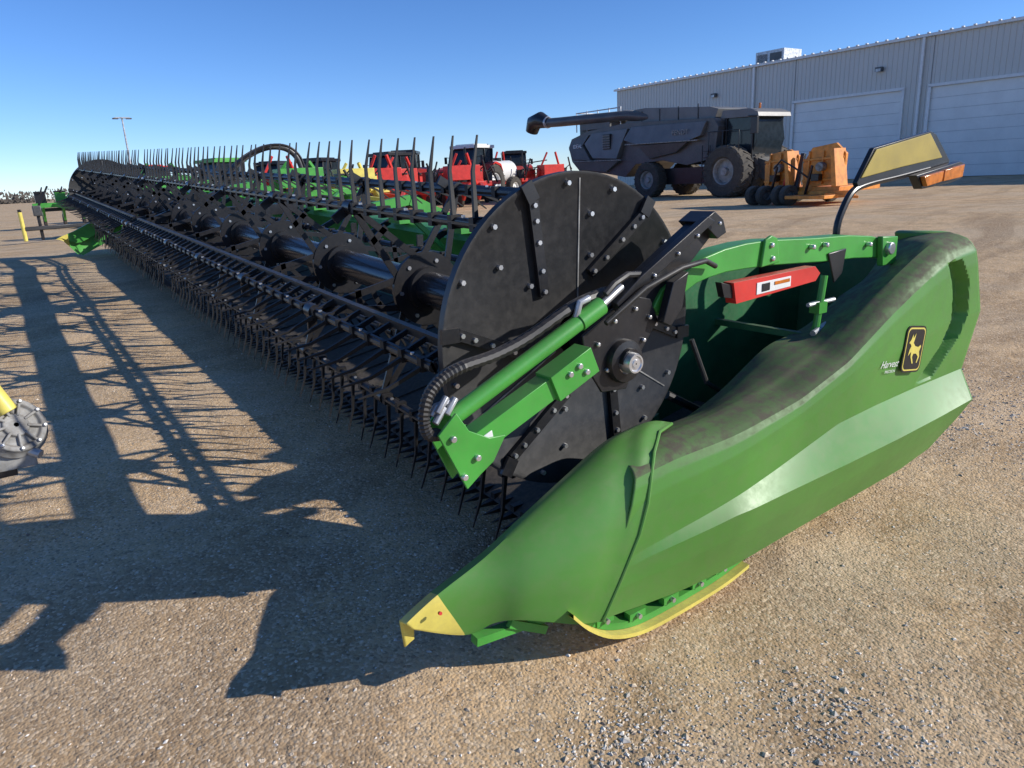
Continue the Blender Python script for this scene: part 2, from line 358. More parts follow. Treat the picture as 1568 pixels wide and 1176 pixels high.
g.cyl((1.50,1.80,1.222),(1.60,1.80,1.265),0.032,GREENP,24)
g.cyl((1.60,1.80,1.265),(1.72,1.83,1.31),0.014,STEEL,14)
g.beam((1.04,1.80,0.905),(1.37,1.80,1.035),0.07,0.075,GREENP)
g.beam((1.36,1.795,1.03),(1.53,1.795,1.10),0.085,0.095,GREENP)
g.plate([(0.925,0.98),(0.99,1.035),(1.03,0.97),(1.10,0.93),(1.16,0.925),(1.11,0.85),(1.06,0.82),(1.01,0.785)],1.755,1.765,GREENP)
g.plate([(0.93,0.98),(0.99,1.035),(1.03,0.97),(1.16,0.925),(1.05,0.82),(1.01,0.79)],1.845,1.855,GREENP)
for x,z in ((1.0,0.83),(1.05,0.88),(0.97,0.96),(1.42,1.07),(1.46,1.09),(1.49,1.065)):
    g.cyl((x,1.742,z),(x,1.757,z),0.010,STEEL,10)
for x,z in ((0.96,1.06),(0.99,1.05),(0.95,1.03)):
    g.cyl((x-0.02,1.78,z-0.02),(x+0.02,1.79,z+0.02),0.011,GALV,8)
g.tube([(0.93,1.8,1.03),(0.95,1.8,1.055),(1.0,1.8,1.06)],0.012,GALV,8)
g.tube([(1.49,1.80,1.24),(1.50,1.79,1.29),(1.54,1.79,1.30)],0.012,GALV,8)
g.plate([(1.08,0.905),(1.12,0.92),(1.115,0.95),(1.075,0.935)],1.762,1.7655,WHITE)
g.done('reel_cylinder',HD,bevel=0.0025)
g=B()
hp=[(1.66,1.84,1.30),(1.5,1.82,1.275),(1.31,1.82,1.20),(1.18,1.82,1.165),(1.06,1.82,1.15),(0.98,1.81,1.13),(0.925,1.80,1.09),(0.90,1.79,1.03),(0.91,1.79,0.98),(0.95,1.80,0.965)]
hh=[poly_at(hp,i/90) for i in range(91)]
g.tube(hh,[0.016 if i%2 else 0.0195 for i in range(91)],HOSE,8)
g.tube([(a+0.012,b_+0.03,c_+0.004) for a,b_,c_ in hh],0.009,HOSE,6)
g.tube([(1.62,1.80,1.30),(1.66,1.80,1.33),(1.74,1.82,1.35),(1.83,1.84,1.34)],0.012,HOSE,8)
g.done('hydraulic_hose',HD)
# ---- shield main shell
inner=[(1.72,0.66),(1.9,0.665),(2.11,0.675),(2.24,0.68),(2.44,0.75),(2.60,0.83),(2.71,0.885),(2.80,0.91),(2.92,0.92),(3.05,0.945),(3.17,0.99),(3.30,1.05),(3.53,1.11),(3.63,1.19),(3.74,1.27),(3.93,1.31)]
ridge=[(1.66,0.70),(1.85,0.735),(2.10,0.755),(2.50,0.805),(2.81,0.90),(3.09,1.06),(3.28,1.16),(3.45,1.24),(3.60,1.30),(3.81,1.32)]
midr=[(1.58,0.48),(2.0,0.56),(2.4,0.65),(2.8,0.76),(3.2,0.86),(3.6,0.91),(3.96,0.93)]
crU=[(1.53,0.36),(2.07,0.465),(2.35,0.515),(2.79,0.605),(3.1,0.62),(3.44,0.628),(3.92,0.63)]
crL=[(1.52,0.33),(2.07,0.42),(2.4,0.43),(2.8,0.44),(3.2,0.455),(3.54,0.475),(3.86,0.50)]
bot=[(1.46,0.17),(1.7,0.145),(1.88,0.13),(2.23,0.13),(2.68,0.155),(3.1,0.175),(3.44,0.19),(3.72,0.23)]
NC=230
def row(pts,Y,n=NC,yt=None,sm_=30):
    out=[]
    for i in range(n+1):
        t=i/n; x=lerp(pts[0][0],pts[-1][0],t); z=byx(pts,x)
        out.append(Vector((x,Y if yt is None else lerp(Y,yt,t),z)))
    for _ in range(sm_):
        zz=[v.z for v in out]
        for i in range(1,n): out[i].z=(zz[i-1]+2*zz[i]+zz[i+1])/4
    return out
rI=row(inner,1.97); rR=row(ridge,1.76,yt=1.69,sm_=14); rM=row(midr,1.60); rU=row(crU,1.60,yt=1.635,sm_=10); rL=row(crL,1.575,yt=1.54,sm_=10); rB=row(bot,1.66)
for r_,am in ((rM,0.075),(rU,0.07),(rL,0.095),(rB,0.015)):
    for i,p in enumerate(r_): p.y+=am*(1-sm((p.x-1.45)/0.75))
def mixrow(a,b_,t,dy=0,dz=0): return [p.lerp(q,t)+Vector((0,dy,dz)) for p,q in zip(a,b_)]
rows=[]
rows.append([p+Vector((0,0.015,-0.30)) for p in rI])
rows.append([p+Vector((0,0.012,-0.03)) for p in rI])
rows.append(rI)
rows.append(mixrow(rI,rR,0.3,0,0.010)); rows.append(mixrow(rI,rR,0.65,0,0.013)); rows.append(mixrow(rI,rR,0.88,0,0.009)); rows.append(rR)
# rounded at the front, crisper towards the rear
for t,q in ((0.05,0.40),(0.11,0.64),(0.20,0.83),(0.36,0.93),(0.6,1.0)):
    rr_=mixrow(rR,rM,t)
    for i,(p,a_,b_) in enumerate(zip(rr_,rR,rM)):
        qq=lerp(q,min(1,q+0.12),i/NC)
        p.y=lerp(a_.y,b_.y,qq)
    rows.append(rr_)
iM=len(rows); rows.append(rM)
rows+= [mixrow(rM,rU,t) for t in (0.33,0.66)]+[rU]+[mixrow(rU,rL,0.5)]+[rL]
rows+= [mixrow(rL,rB,0.4,-0.004),mixrow(rL,rB,0.75,0.0)]+[rB]
rows.append([p+Vector((0,0.05,-0.012)) for p in rB]); rows.append([p+Vector((0,0.25,0.0)) for p in rB])
dense=[rows[0]]; dm=0
for ri,(a_,b_) in enumerate(zip(rows,rows[1:])):
    k=max(2,min(12,int((a_[NC]-b_[NC]).length/0.012)))
    for q in range(1,k+1): dense.append([p.lerp(r_,q/k) for p,r_ in zip(a_,b_)])
    if ri+1==iM: dm=len(dense)-1
rec=[(3.58,1.21),(3.71,1.21),(3.80,1.10),(3.83,0.94),(3.79,0.82),(3.60,0.65),(3.44,0.65),(3.61,0.80),(3.67,0.93),(3.65,1.07)]
def sdist(x,z):
    ins=False; best=9; n_=len(rec)
    for i in range(n_):
        ax,az=rec[i]; bx,bz=rec[(i+1)%n_]
        if (az>z)!=(bz>z) and x<(bx-ax)*(z-az)/(bz-az)+ax: ins=not ins
        dx,dz=bx-ax,bz-az; t=max(0,min(1,((x-ax)*dx+(z-az)*dz)/(dx*dx+dz*dz)))
        best=min(best,math.hypot(x-ax-dx*t,z-az-dz*t))
    return best if ins else -best
for r_ in dense:
    for p in r_:
        if p.y<1.69 and p.x>3.3:
            p.y+=0.055*sm((sdist(p.x,p.z)+0.004)/0.026)
g=B()
g.grid(dense,GREEN,matf=lambda i,j: GREENT if i<dm else GREEN)
end=[r_[-1] for r_ in dense]
g.grid([[p.copy() for p in end],[Vector((p.x-0.04,1.97,p.z)) for p in end]],GREEN)
SH=g.done('divider_shield',HD,sharp=26,recalc=True)
so=SH.modifiers.new('th','SOLIDIFY'); so.thickness=0.006; so.offset=-1
# ---- nose
topn=[(0.80,0.355),(0.92,0.41),(1.11,0.475),(1.27,0.55),(1.48,0.65),(1.67,0.735),(1.80,0.76),(1.90,0.765),(2.0,0.735)]
botn=[(0.815,0.335),(1.0,0.240),(1.10,0.262),(1.17,0.265),(1.27,0.235),(1.36,0.20),(1.42,0.182),(1.45,0.175),(1.47,0.17)]
seamc=[(0,(2.0,1.85,0.735)),(0.10,(1.86,1.78,0.755)),(0.2,(1.76,1.71,0.72)),(0.32,(1.71,1.675,0.65)),(0.45,(1.68,1.66,0.565)),(0.6,(1.635,1.655,0.46)),(0.8,(1.55,1.66,0.31)),(1.0,(1.47,1.67,0.17))]
def seamP(w):
    for (a,pa),(b_,pb) in zip(seamc,seamc[1:]):
        if w<=b_: return Vector(pa).lerp(Vector(pb),(w-a)/(b_-a))
    return Vector(seamc[-1][1])
K=64
tops=[poly_at(topn,i/K) for i in range(K+1)]; bots=[poly_at(botn,i/K) for i in range(K+1)]
W=[i/22 for i in range(23)]
def base(w,i):
    t=i/K; x=lerp(tops[i][0],bots[i][0],w); z=lerp(tops[i][1],bots[i][1],w)
    o=1.845-0.175*math.sin(min(1,w*1.2)*math.pi*0.5)+0.02*w*w
    return Vector((x,lerp(1.84,o,sm(t*1.5)),z))
rowsn=[[Vector((x,1.93 if i>3 else 1.87,z-0.10)) for i,(x,z) in enumerate(tops)],[Vector((x,1.885,z-0.015)) for x,z in tops]]
for w in W:
    dl=seamP(w)-base(w,K)
    rowsn.append([base(w,i)+dl*(i/K)**2.2 for i in range(K+1)])
rowsn.append([p+Vector((0.01,0.10 if i>3 else 0.0,0.01)) for i,p in enumerate(rowsn[-1])])
rowsn.append([p+Vector((0.0,0.13 if i>3 else 0.02,0.02)) for i,p in enumerate(rowsn[-2])])
g=B(); ky=K//8
g.grid(rowsn,GREEN,matf=lambda i,j: YEL if j<ky else GREEN)
NO=g.done('divider_nose',HD,sharp=45)
so=NO.modifiers.new('th','SOLIDIFY'); so.thickness=0.010; so.offset=0
g=B()
lip=[seamP(i/40)+Vector((0.0,-0.004,0)) for i in range(41)]
g.tube(lip,0.007,GREEN,8); g.cyl((0.90,1.80,0.375),(0.90,1.79,0.378),0.006,RED,8)
g.done('nose_seam_lip',HD)
g=B()
def rrect(cx,cz,w,hh_,r,rot):
    out=[]
    for sx_,sz,a0 in ((1,1,0),(-1,1,90),(-1,-1,180),(1,-1,270)):
        for k in range(6):
            a=rad(a0+k*18); out.append((sx_*(w-r)+r*math.cos(a),sz*(hh_-r)+r*math.sin(a)))
    c_,s_=math.cos(rad(rot)),math.sin(rad(rot))
    return [(cx+x*c_-z*s_,cz+x*s_+z*c_) for x,z in out]
g.plate(rrect(3.32,0.845,0.088,0.108,0.03,-9),1.594,1.5985,BLACK)
g.plate(rrect(3.32,0.845,0.080,0.100,0.026,-9),1.593,1.5938,YEL)
g.plate(rrect(3.32,0.845,0.073,0.093,0.022,-9),1.592,1.5928,BLACK)
deer=[(-0.06,0.03),(-0.045,0.045),(-0.035,0.07),(-0.028,0.05),(-0.01,0.075),(-0.015,0.045),(-0.02,0.03),(0.0,0.015),(0.03,0.01),(0.05,0.02),(0.055,0.012),(0.045,-0.01),(0.055,-0.035),(0.04,-0.065),(0.034,-0.062),(0.042,-0.035),(0.02,-0.02),(-0.005,-0.02),(-0.012,-0.035),(0.005,-0.065),(-0.003,-0.067),(-0.025,-0.035),(-0.028,-0.01),(-0.052,-0.03),(-0.045,0.0),(-0.035,0.015),(-0.045,0.025)]
c_,s_=math.cos(rad(-9)),math.sin(rad(-9))
g.plate([(3.32+x*c_-z*s_,0.845+x*s_+z*c_) for x,z in deer],1.5905,1.5918,YEL)
g.done('deer_emblem',HD)
t_=text('Harvest','decal_text',HD,(3.12,1.596,0.81),0.046,WHITE,(rad(90),rad(6),0),0.0002); t_.data.shear=0.5
text('PRECISION','decal_subtext',HD,(3.13,1.596,0.775),0.018,WHITE,(rad(90),rad(6),0),0.0002)
g=B()
sk=[(1.33,0.26),(1.40,0.18),(1.50,0.105),(1.62,0.062),(1.75,0.05),(2.0,0.06),(2.15,0.075),(2.27,0.10)]
ks=[poly_at(sk,i/30) for i in range(31)]
g.grid([[Vector((x,1.655,z)) for x,z in ks],[Vector((x,1.655,z-0.016)) for x,z in ks],[Vector((x,1.98,z-0.016)) for x,z in ks],[Vector((x,1.98,z)) for x,z in ks],[Vector((x,1.655,z)) for x,z in ks]],YEL)
g.grid([[Vector((x,1.69,z+0.002)) for x,z in ks],[Vector((x,1.69,z+0.03)) for x,z in ks],[Vector((x,1.9,z+0.04)) for x,z in ks]],GREENP)
for x in (1.50,1.66,1.84,2.0,2.14):
    zz=byx(sk,x); g.box((x,1.70,zz+0.045),(0.08,0.03,0.03),GREENP); g.cyl((x,1.67,zz+0.045),(x,1.684,zz+0.045),0.010,STEEL,8)
g.beam((1.02,1.80,0.22),(1.4,1.80,0.18),0.04,0.03,GREENP)
g.beam((1.15,1.78,0.24),(1.30,1.78,0.15),0.02,0.03,GREENP)
g.done('skid_shoe',HD,sharp=40)
# deck, cutterbar, back sheet, frame
CX=0.34
g=B(tilt=True)
sec=[(1.24+CX,0.27),(1.30+CX,0.30),(1.42+CX,0.32),(2.80,0.50),(2.86,0.48),(2.82,0.42),(1.42+CX,0.25),(1.28+CX,0.25)]
g.plate(sec,2.12,15.6,CANVAS)
y=2.3
while y<15.5:
    g.beam((1.44+CX,y,0.328),(2.76,y,0.498),0.02,0.014,CANVAS); y+=0.32
g.done('draper_deck',HD)
g=B(tilt=True)
y=2.0
while y<15.6:
    X_=1.27+CX
    g.add([(X_,y-0.02,0.275),(X_,y+0.02,0.275),(X_-0.14,y,0.255),(X_,y-0.02,0.245),(X_,y+0.02,0.245)],[(0,2,1),(3,4,2),(0,3,2),(1,2,4)],BLACK)
    g.box((X_+0.005,y,0.285),(0.06,0.03,0.03),BLACK)
    y+=0.0762
g.beam((1.29+CX,2.0,0.26),(1.29+CX,15.6,0.26),0.05,0.02,BLACK)
g.done('cutterbar',HD)
g=B(tilt=True); BX=0.2
bs=[(2.62,0.48),(2.74,0.54),(2.82,0.66),(2.86,0.84),(2.865,0.93),(2.93,0.93),(2.90,0.66),(2.80,0.46),(2.66,0.40)]
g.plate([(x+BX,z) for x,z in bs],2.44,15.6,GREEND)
g.plate([(x+BX,z-0.085) for x,z in [(2.868,1.018),(2.85,1.08),(2.80,1.16),(2.82,1.22),(2.92,1.25),(3.02,1.22),(3.04,1.10),(2.95,1.018)]],2.44,15.6,GREENP)
g.cyl((3.25,2.44,0.55),(3.25,15.6,0.55),0.10,GREENP,20)
for i in range(13):
    y=2.6+i*1.06
    g.beam((3.17,y,0.45),(3.19,y,1.08),0.06,0.08,GREENP)
    g.box((3.0,y+0.3,1.17),(0.14,0.22,0.06),GREENP)
    g.beam((2.98,y+0.5,1.14),(2.72,y+0.5,1.02),0.03,0.05,BLACK)
g.done('back_frame',HD,bevel=0)
g=B(tilt=True)
for y in (5.0,8.9,12.6):
    g.beam((3.15,y,1.12),(2.55,y,1.42),0.07,0.08,GREENP); g.beam((2.55,y,1.42),(2.25,y,1.38),0.06,0.07,GREENP)
    g.beam((3.1,y+0.1,0.8),(2.5,y+0.1,1.38),0.035,0.035,GREENP)
g.beam((3.15,8.9,1.12),(RX,8.9,RZ+0.02),0.08,0.12,BLACK); g.beam((2.2,8.9,1.36),(1.1,8.9,0.98),0.06,0.08,BLACK)
for y in (8.84,8.96):
    g.plate([(RX-0.2,RZ-0.1),(RX+0.1,RZ-0.18),(RX+0.35,RZ+0.1),(RX+0.1,RZ+0.25),(RX-0.15,RZ+0.15)],y-0.008,y+0.008,BLACK)
for y in (3.9,6.1,7.2,10.6,11.8,13.9):
    g.tube([(3.1,y,1.15),(2.95,y+0.1,1.3),(2.75,y+0.15,1.34),(2.65,y+0.2,1.26)],0.014,HOSE,6)
    g.box((3.05,y+0.3,1.22),(0.06,0.10,0.09),BLACK)
    g.cyl((3.0,y+0.5,1.2),(2.84,y+0.5,1.3),0.02,GALV,8)
g.done('center_arms',HD)
g=B()
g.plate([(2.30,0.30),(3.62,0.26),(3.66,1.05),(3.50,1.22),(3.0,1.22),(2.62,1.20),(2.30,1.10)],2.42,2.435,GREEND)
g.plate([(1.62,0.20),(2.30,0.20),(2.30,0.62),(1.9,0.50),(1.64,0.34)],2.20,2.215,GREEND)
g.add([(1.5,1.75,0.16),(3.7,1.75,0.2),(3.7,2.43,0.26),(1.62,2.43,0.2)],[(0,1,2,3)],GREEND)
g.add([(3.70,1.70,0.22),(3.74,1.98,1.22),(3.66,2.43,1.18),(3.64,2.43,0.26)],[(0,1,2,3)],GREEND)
g.tube([(2.45,2.15,0.95),(2.5,2.1,0.75),(2.7,2.1,0.62),(3.0,2.15,0.60)],0.012,HOSE,8)
g.tube([(2.35,2.2,0.7),(2.6,2.15,0.55),(2.9,2.1,0.5)],0.02,BLACK,8)
g.cyl((2.95,1.86,0.95),(2.99,1.86,1.2),0.016,GREENP,10); g.cyl((2.90,1.84,0.95),(3.03,1.86,0.97),0.014,GALV,10)
g.box((2.96,1.86,1.06),(0.06,0.05,0.05),GREENP); g.cyl((2.88,1.86,1.08),(3.08,1.86,1.08),0.010,GALV,8)
g.cyl((2.94,1.86,0.86),(2.96,1.86,0.97),0.022,GREENP,10)
g.beam((2.95,1.87,0.92),(2.95,2.42,0.92),0.03,0.03,GREEND)
g.done('end_frame',HD)
text('F-45','size_decal',HD,(2.46,2.415,1.09),0.09,YEL,(rad(90),0,0),0.0005)
g=B()
g.tube([poly_at([(3.30,2.0,1.25),(3.29,2.0,1.38),(3.33,2.0,1.47),(3.40,2.0,1.545),(3.52,2.0,1.575),(3.8,2.0,1.60),(4.1,2.0,1.63)],i/24) for i in range(25)],0.017,BLACK,10)
g.beam((3.30,2.0,1.25),(3.30,2.42,1.15),0.05,0.05,BLACK)
g.plate([(3.405,1.585),(3.53,1.742),(4.06,1.815),(4.12,1.80),(4.30,1.66),(4.28,1.62),(3.8,1.585),(3.42,1.565)],1.985,2.01,BLACK)
g.plate([(3.43,1.605),(3.545,1.735),(4.045,1.805),(4.20,1.68),(3.8,1.645)],1.978,1.9845,YELP)
g.plate([(3.85,1.60),(4.30,1.655),(4.36,1.64),(4.33,1.565),(4.2,1.545),(3.92,1.53)],1.93,1.975,BLACK)
g.plate([(3.88,1.593),(4.08,1.615),(4.07,1.56),(3.92,1.542)],1.905,1.929,AMBER)
g.plate([(4.09,1.617),(4.30,1.64),(4.29,1.575),(4.085,1.56)],1.905,1.929,AMBER)
g.done('warning_light_panel',HD,bevel=0.004)
g=B()
zt=0.61
g.grid([[Vector((x,15.9+dy*sm((x-0.8)/0.6),byx(topn+[(3.8,1.3)],x)*1.0+zt+dz*sm((x-0.8)/0.4))) for x in [0.8+0.1*i for i in range(30)]] for dy,dz in ((0.0,-0.25),(0.0,0),(0.15,0.0),(0.25,-0.2),(0.2,-0.5))],GREENP,matf=lambda i,j: YEL if j<2 else GREENP)
g.done('far_divider',HD)
# ------------------------------------------------------------------ building
wallm,nt,b=nodes('ribbed_steel_wall'); N=nt.nodes
tc=N.new('ShaderNodeTexCoord')
nn=N.new('ShaderNodeTexNoise'); nn.inputs['Scale'].default_value=0.4; nn.inputs['Detail'].default_value=5; L(nt,tc.outputs['Object'],nn.inputs['Vector'])
mx=N.new('ShaderNodeMixRGB'); mx.inputs[1].default_value=(0.62,0.59,0.53,1); mx.inputs[2].default_value=(0.68,0.65,0.585,1); L(nt,nn.outputs['Fac'],mx.inputs[0]); L(nt,mx.outputs[0],b.inputs['Base Color']); b.inputs['Roughness'].default_value=0.5
doorm=paint('door_panel',(0.84,0.82,0.77),0.5,0,var=0.04,dirt=0.05,scale=1,bump=0)
trim=paint('white_trim',(0.82,0.80,0.76),0.5,0,var=0.05,dirt=0.05,bump=0)
roofm=paint('roof_metal',(0.5,0.51,0.52),0.4,0,var=0.05,dirt=0.05,bump=0)
BL=empty('metal_warehouse_building')
doors=[(23.8,31.1),(13.2,22.3),(2.5,11.5)]
ya,yb,zb,zt_=-8.0,48.2,0.3,8.15
g=B()
def ribs(y0,y1,z0,z1):
    y=y0; p=0.30; pts=[]
    while y<y1-0.01:
        pts+= [(y,0),(min(y+0.22,y1),0),(min(y+0.235,y1),-0.035),(min(y+0.285,y1),-0.035)]
        y+=p
    pts.append((y1,0))
    g.grid([[Vector((45+d_,yy,z0)) for yy,d_ in pts],[Vector((45+d_,yy,z1)) for yy,d_ in pts]],wallm)
cur=ya
for d0,d1 in sorted(doors):
    ribs(cur,d0,zb,zt_); ribs(d0,d1,5.4,zt_); cur=d1
ribs(cur,yb,zb,zt_)
g.add([(45,yb,zb),(75,yb,zb),(75,yb,zt_),(60,yb,zt_+1.2),(45,yb,zt_)],[(0,1,2,3,4)],wallm)
g.add([(45,ya,zb),(75,ya,zb),(75,ya,zt_),(60,ya,zt_+1.2),(45,ya,zt_)],[(4,3,2,1,0)],wallm)
g.add([(75,ya,zb),(75,yb,zb),(75,yb,zt_),(75,ya,zt_)],[(0,1,2,3)],wallm)
g.done('walls',BL,recalc=False,sharp=20)
g=B()
g.add([(44.8,ya-0.2,zt_+0.06),(44.8,yb+0.2,zt_+0.06),(60,yb+0.2,zt_+1.3),(60,ya-0.2,zt_+1.3),(75.2,yb+0.2,zt_+0.06),(75.2,ya-0.2,zt_+0.06)],[(0,1,2,3),(3,2,4,5)],roofm)
g.box((44.86,(ya+yb)/2,zt_-0.02),(0.16,yb-ya+0.4,0.14),trim)
y=ya
while y<yb: g.box((44.80,y,zt_+0.09),(0.16,0.12,0.06),trim); y+=0.6
g.done('roof',BL,recalc=True)
g=B()
for d0,d1 in doors:
    for k in range(8):
        z0=0.42+k*0.62
        g.box((45.06,(d0+d1)/2,z0+0.305),(0.05,d1-d0-0.02,0.60),doorm)
        g.box((45.10,(d0+d1)/2,z0+0.615),(0.05,d1-d0-0.02,0.03),roofm)
    for yy in (d0,d1): g.box((44.93,yy,2.9),(0.10,0.16,5.0),trim)
    g.box((44.93,(d0+d1)/2,5.45),(0.10,d1-d0+0.16,0.16),trim)
g.done('overhead_doors',BL)
g=B()
for yy in (22.85,34.3,0.5,12.3): g.box((44.88,yy,4.2),(0.12,0.14,7.7),trim)
for yy,zz in ((37.7,6.6),(25.3,6.7),(12,6.7)): 
    g.box((44.8,yy,zz),(0.25,0.4,0.25),CGREY); g.box((44.66,yy,zz-0.05),(0.03,0.3,0.16),GALV)
g.box((47.5,34.3,8.75),(2.0,2.3,0.9),GALV); g.box((47.5,34.3,8.35),(1.6,1.9,0.3),CGREY)
g.box((46.48,33.8,8.75),(0.04,0.9,0.5),CGREY); g.box((46.48,34.9,8.75),(0.04,0.8,0.5),CAST)
for yy in (40,30,16): g.cyl((52,yy,8.6),(52,yy,9.2),0.12,GALV,8)
g.done('rooftop_unit_and_fittings',BL)
# ------------------------------------------------------------------ wheels
def wheel(g,c,axis,R,w,rimR,rim=RIM,lugs=True):
    c=Vector(c);ax=Vector(axis).normalized()
    g.lathe(c,ax,[(rimR,-w/2*0.8),(rimR*1.15,-w/2),(R*0.93,-w/2),(R,-w/2*0.8),(R,w/2*0.8),(R*0.93,w/2),(rimR*1.15,w/2),(rimR,w/2*0.8)],TYRE,32)
    g.lathe(c,ax,[(rimR,-w/2*0.8),(rimR*0.92,-w/2*0.7),(rimR*0.85,-w*0.1),(rimR*0.3,-w*0.15),(rimR*0.28,-w*0.35),(0.01,-w*0.35)],rim,24)
    g.lathe(c,ax,[(rimR,w/2*0.8),(rimR*0.92,w/2*0.7),(rimR*0.85,w*0.1),(rimR*0.3,w*0.15),(rimR*0.28,w*0.35),(0.01,w*0.35)],rim,24)
    if lugs:
        u=ax.orthogonal().normalized();v=ax.cross(u); n_=22
        for k in range(n_):
            for sd in (-1,1):
                a=2*math.pi*(k+(0.5 if sd>0 else 0))/n_
                p0=c+(u*math.cos(a)+v*math.sin(a))*(R+0.01)+ax*(w*0.02*sd)
                a2=a+0.16; p1=c+(u*math.cos(a2)+v*math.sin(a2))*(R*0.97)+ax*(w*0.48*sd)
                g.beam(p0,p1,0.05*R,0.07*R,TYRE,up=(u*math.cos(a)+v*math.sin(a)))
# ------------------------------------------------------------------ big combine
CB=empty('combine_harvester')
g=B()
zg=0.4
side=[(20.7,2.1),(20.55,3.2),(20.8,3.55),(25.2,3.75),(26.2,3.75),(28.6,3.6),(29.9,3.3),(30.15,2.9),(29.9,2.2),(29.3,1.7),(27.4,1.55),(26.0,1.35),(25.3,1.9),(23.6,2.0),(22.2,1.75),(21.2,1.9)]
g.plate(side,24.75,27.4,CGREY,'YZ')
tank_=[(20.9,3.55),(20.75,3.9),(21.2,4.02),(24.9,4.32),(25.6,4.3),(26.0,3.95),(26.3,3.7)]
g.plate(tank_,24.95,27.2,CGREY2,'YZ')
for y in (21.8,22.9,24.0,25.1): g.box((24.94,y,3.9),(0.03,0.05,0.6),BLACK)
def lpanel(poly,x0,x1,m):
    zs=[p[1] for p in poly]; z0,z1=min(zs),max(zs)
    vs=[(lerp(x0,x1,(z-z0)/(z1-z0)),y,z) for y,z in poly]; n_=len(vs)
    g.add(vs+[(24.76,y,z) for y,z in poly],[tuple(range(n_))]+[(i,(i+1)%n_,(i+1)%n_+n_,i+n_) for i in range(n_)],m)
lpanel([(21.1,3.45),(25.5,3.55),(25.9,3.0),(24.9,2.75),(22.0,2.72),(21.3,2.9)],24.48,24.66,CGREY2)
lpanel([(22.0,2.68),(24.9,2.70),(24.3,2.1),(22.7,2.3)],24.62,24.50,CGREY)
lpanel([(25.7,3.5),(28.2,3.45),(28.7,3.0),(28.0,2.3),(26.3,2.2),(26.0,2.9)],24.46,24.62,CGREY2)
lpanel([(28.4,3.4),(29.7,3.15),(29.9,2.8),(29.5,2.3),(28.2,2.2),(28.85,2.95)],24.5,24.6,CGREY)
lpanel([(26.2,2.1),(29.4,2.15),(29.1,1.8),(27.2,1.62)],24.6,24.5,CGREY2)
g.plate([(26.0,2.16),(29.5,2.22),(29.5,2.17),(26.0,2.11)],24.44,24.5,CAST,'YZ')
g.plate([(21.3,2.75),(25.7,2.82),(25.75,2.77),(21.4,2.7)],24.44,24.6,CAST,'YZ')
g.box((24.6,27.0,3.0),(0.26,0.5,0.7),BLACK)
for k in range(6): g.box((24.45,27.0,2.72+k*0.11),(0.05,0.5,0.03),CAST)
g.box((26,28.2,3.9),(2.4,2.2,0.5),CGREY)
g.box((26,29.2,3.75),(1.8,0.9,0.6),BLACK)
for y in (26.4,27.2,28.0,28.8,29.6):
    g.cyl((24.85,y,3.6),(24.85,y,4.55),0.03,GALV,6)
g.tube([(24.85,26.4,4.5),(24.85,29.6,4.5),(27,29.6,4.5)],0.03,GALV,6); g.tube([(24.85,26.4,4.15),(24.85,29.6,4.15)],0.025,GALV,6)
g.box((26,27,4.15),(1.2,0.7,0.5),CGREY2)
g.tube([(25.2,24.6,3.9),(24.9,26,4.1),(24.8,31.0,4.22),(24.8,32.0,4.26)],0.23,CGREY,16)
g.tube([(24.8,31.8,4.25),(24.8,32.5,4.45),(24.8,33.1,4.35),(24.8,33.35,3.9)],[0.26,0.42,0.42,0.34],BLACK,16)
g.lathe((24.8,31.9,4.28),(0,1,0),[(0.24,-0.1),(0.30,-0.05),(0.30,0.05),(0.24,0.1)],GALV,16)
g.plate([(19.25,1.9),(19.0,2.6),(19.15,3.45),(20.6,3.5),(20.6,1.9)],25.2,27.0,GLASS,'YZ')
g.plate([(18.85,3.45),(18.9,3.62),(19.3,3.78),(20.6,3.80),(20.7,3.5)],25.05,27.15,CGREY2,'YZ')
for yy in (19.2,20.5):
    for xx in (25.18,27.02): g.beam((xx,yy,1.85),(xx,yy-0.02,3.5),0.08,0.09,BLACK)
g.box((26.1,19.9,1.85),(1.9,1.5,0.2),BLACK)
g.beam((25.0,19.3,3.5),(24.6,18.6,3.45),0.04,0.04,BLACK); g.box((24.5,18.6,3.1),(0.12,0.3,0.6),BLACK)
g.cyl((25.3,19.0,3.75),(25.3,19.0,3.95),0.05,AMBER,8)
for k in range(6): g.box((24.55,20.9,1.0+k*0.25),(0.35,0.35,0.04),BLACK)
for yy in (20.7,21.1): g.beam((24.45,yy,0.9),(24.45,yy,2.5),0.04,0.04,BLACK)
for yy in (19.4,20.2,20.9): g.cyl((24.6,yy,2.0),(24.6,yy,3.0),0.02,BLACK,6)
g.tube([(24.6,19.4,3.0),(24.6,20.9,3.0)],0.02,BLACK,6); g.box((24.85,20.2,2.15),(0.5,1.6,0.08),BLACK)
g.beam((26.1,19.6,1.7),(26.1,17.4,0.95),1.3,0.7,CGREY)
g.beam((26.1,24,1.3),(26.1,21,1.3),1.8,0.7,BLACK)
g.done('body',CB,bevel=0.03)
g=B()
wheel(g,(24.75,20.0,zg+1.02),(1,0,0),1.02,0.75,0.52); wheel(g,(25.65,20.0,zg+1.02),(1,0,0),1.02,0.70,0.52)
wheel(g,(27.4,20.0,zg+1.02),(1,0,0),1.02,0.75,0.52)
wheel(g,(24.9,24.5,zg+0.78),(1,0,0),0.78,0.6,0.40); wheel(g,(27.3,24.5,zg+0.78),(1,0,0),0.78,0.6,0.40)
g.cyl((24.9,24.5,zg+0.8),(27.3,24.5,zg+0.8),0.15,BLACK,10)
g.done('wheels',CB)
text('FENDT','side_text',CB,(24.50,22.4,3.1),0.30,CAST,(rad(90),0,rad(-90)),0.01)
text('IDEAL','rear_text',CB,(24.45,29.1,2.9),0.26,WHITE,(rad(90),0,rad(-90)),0.01)
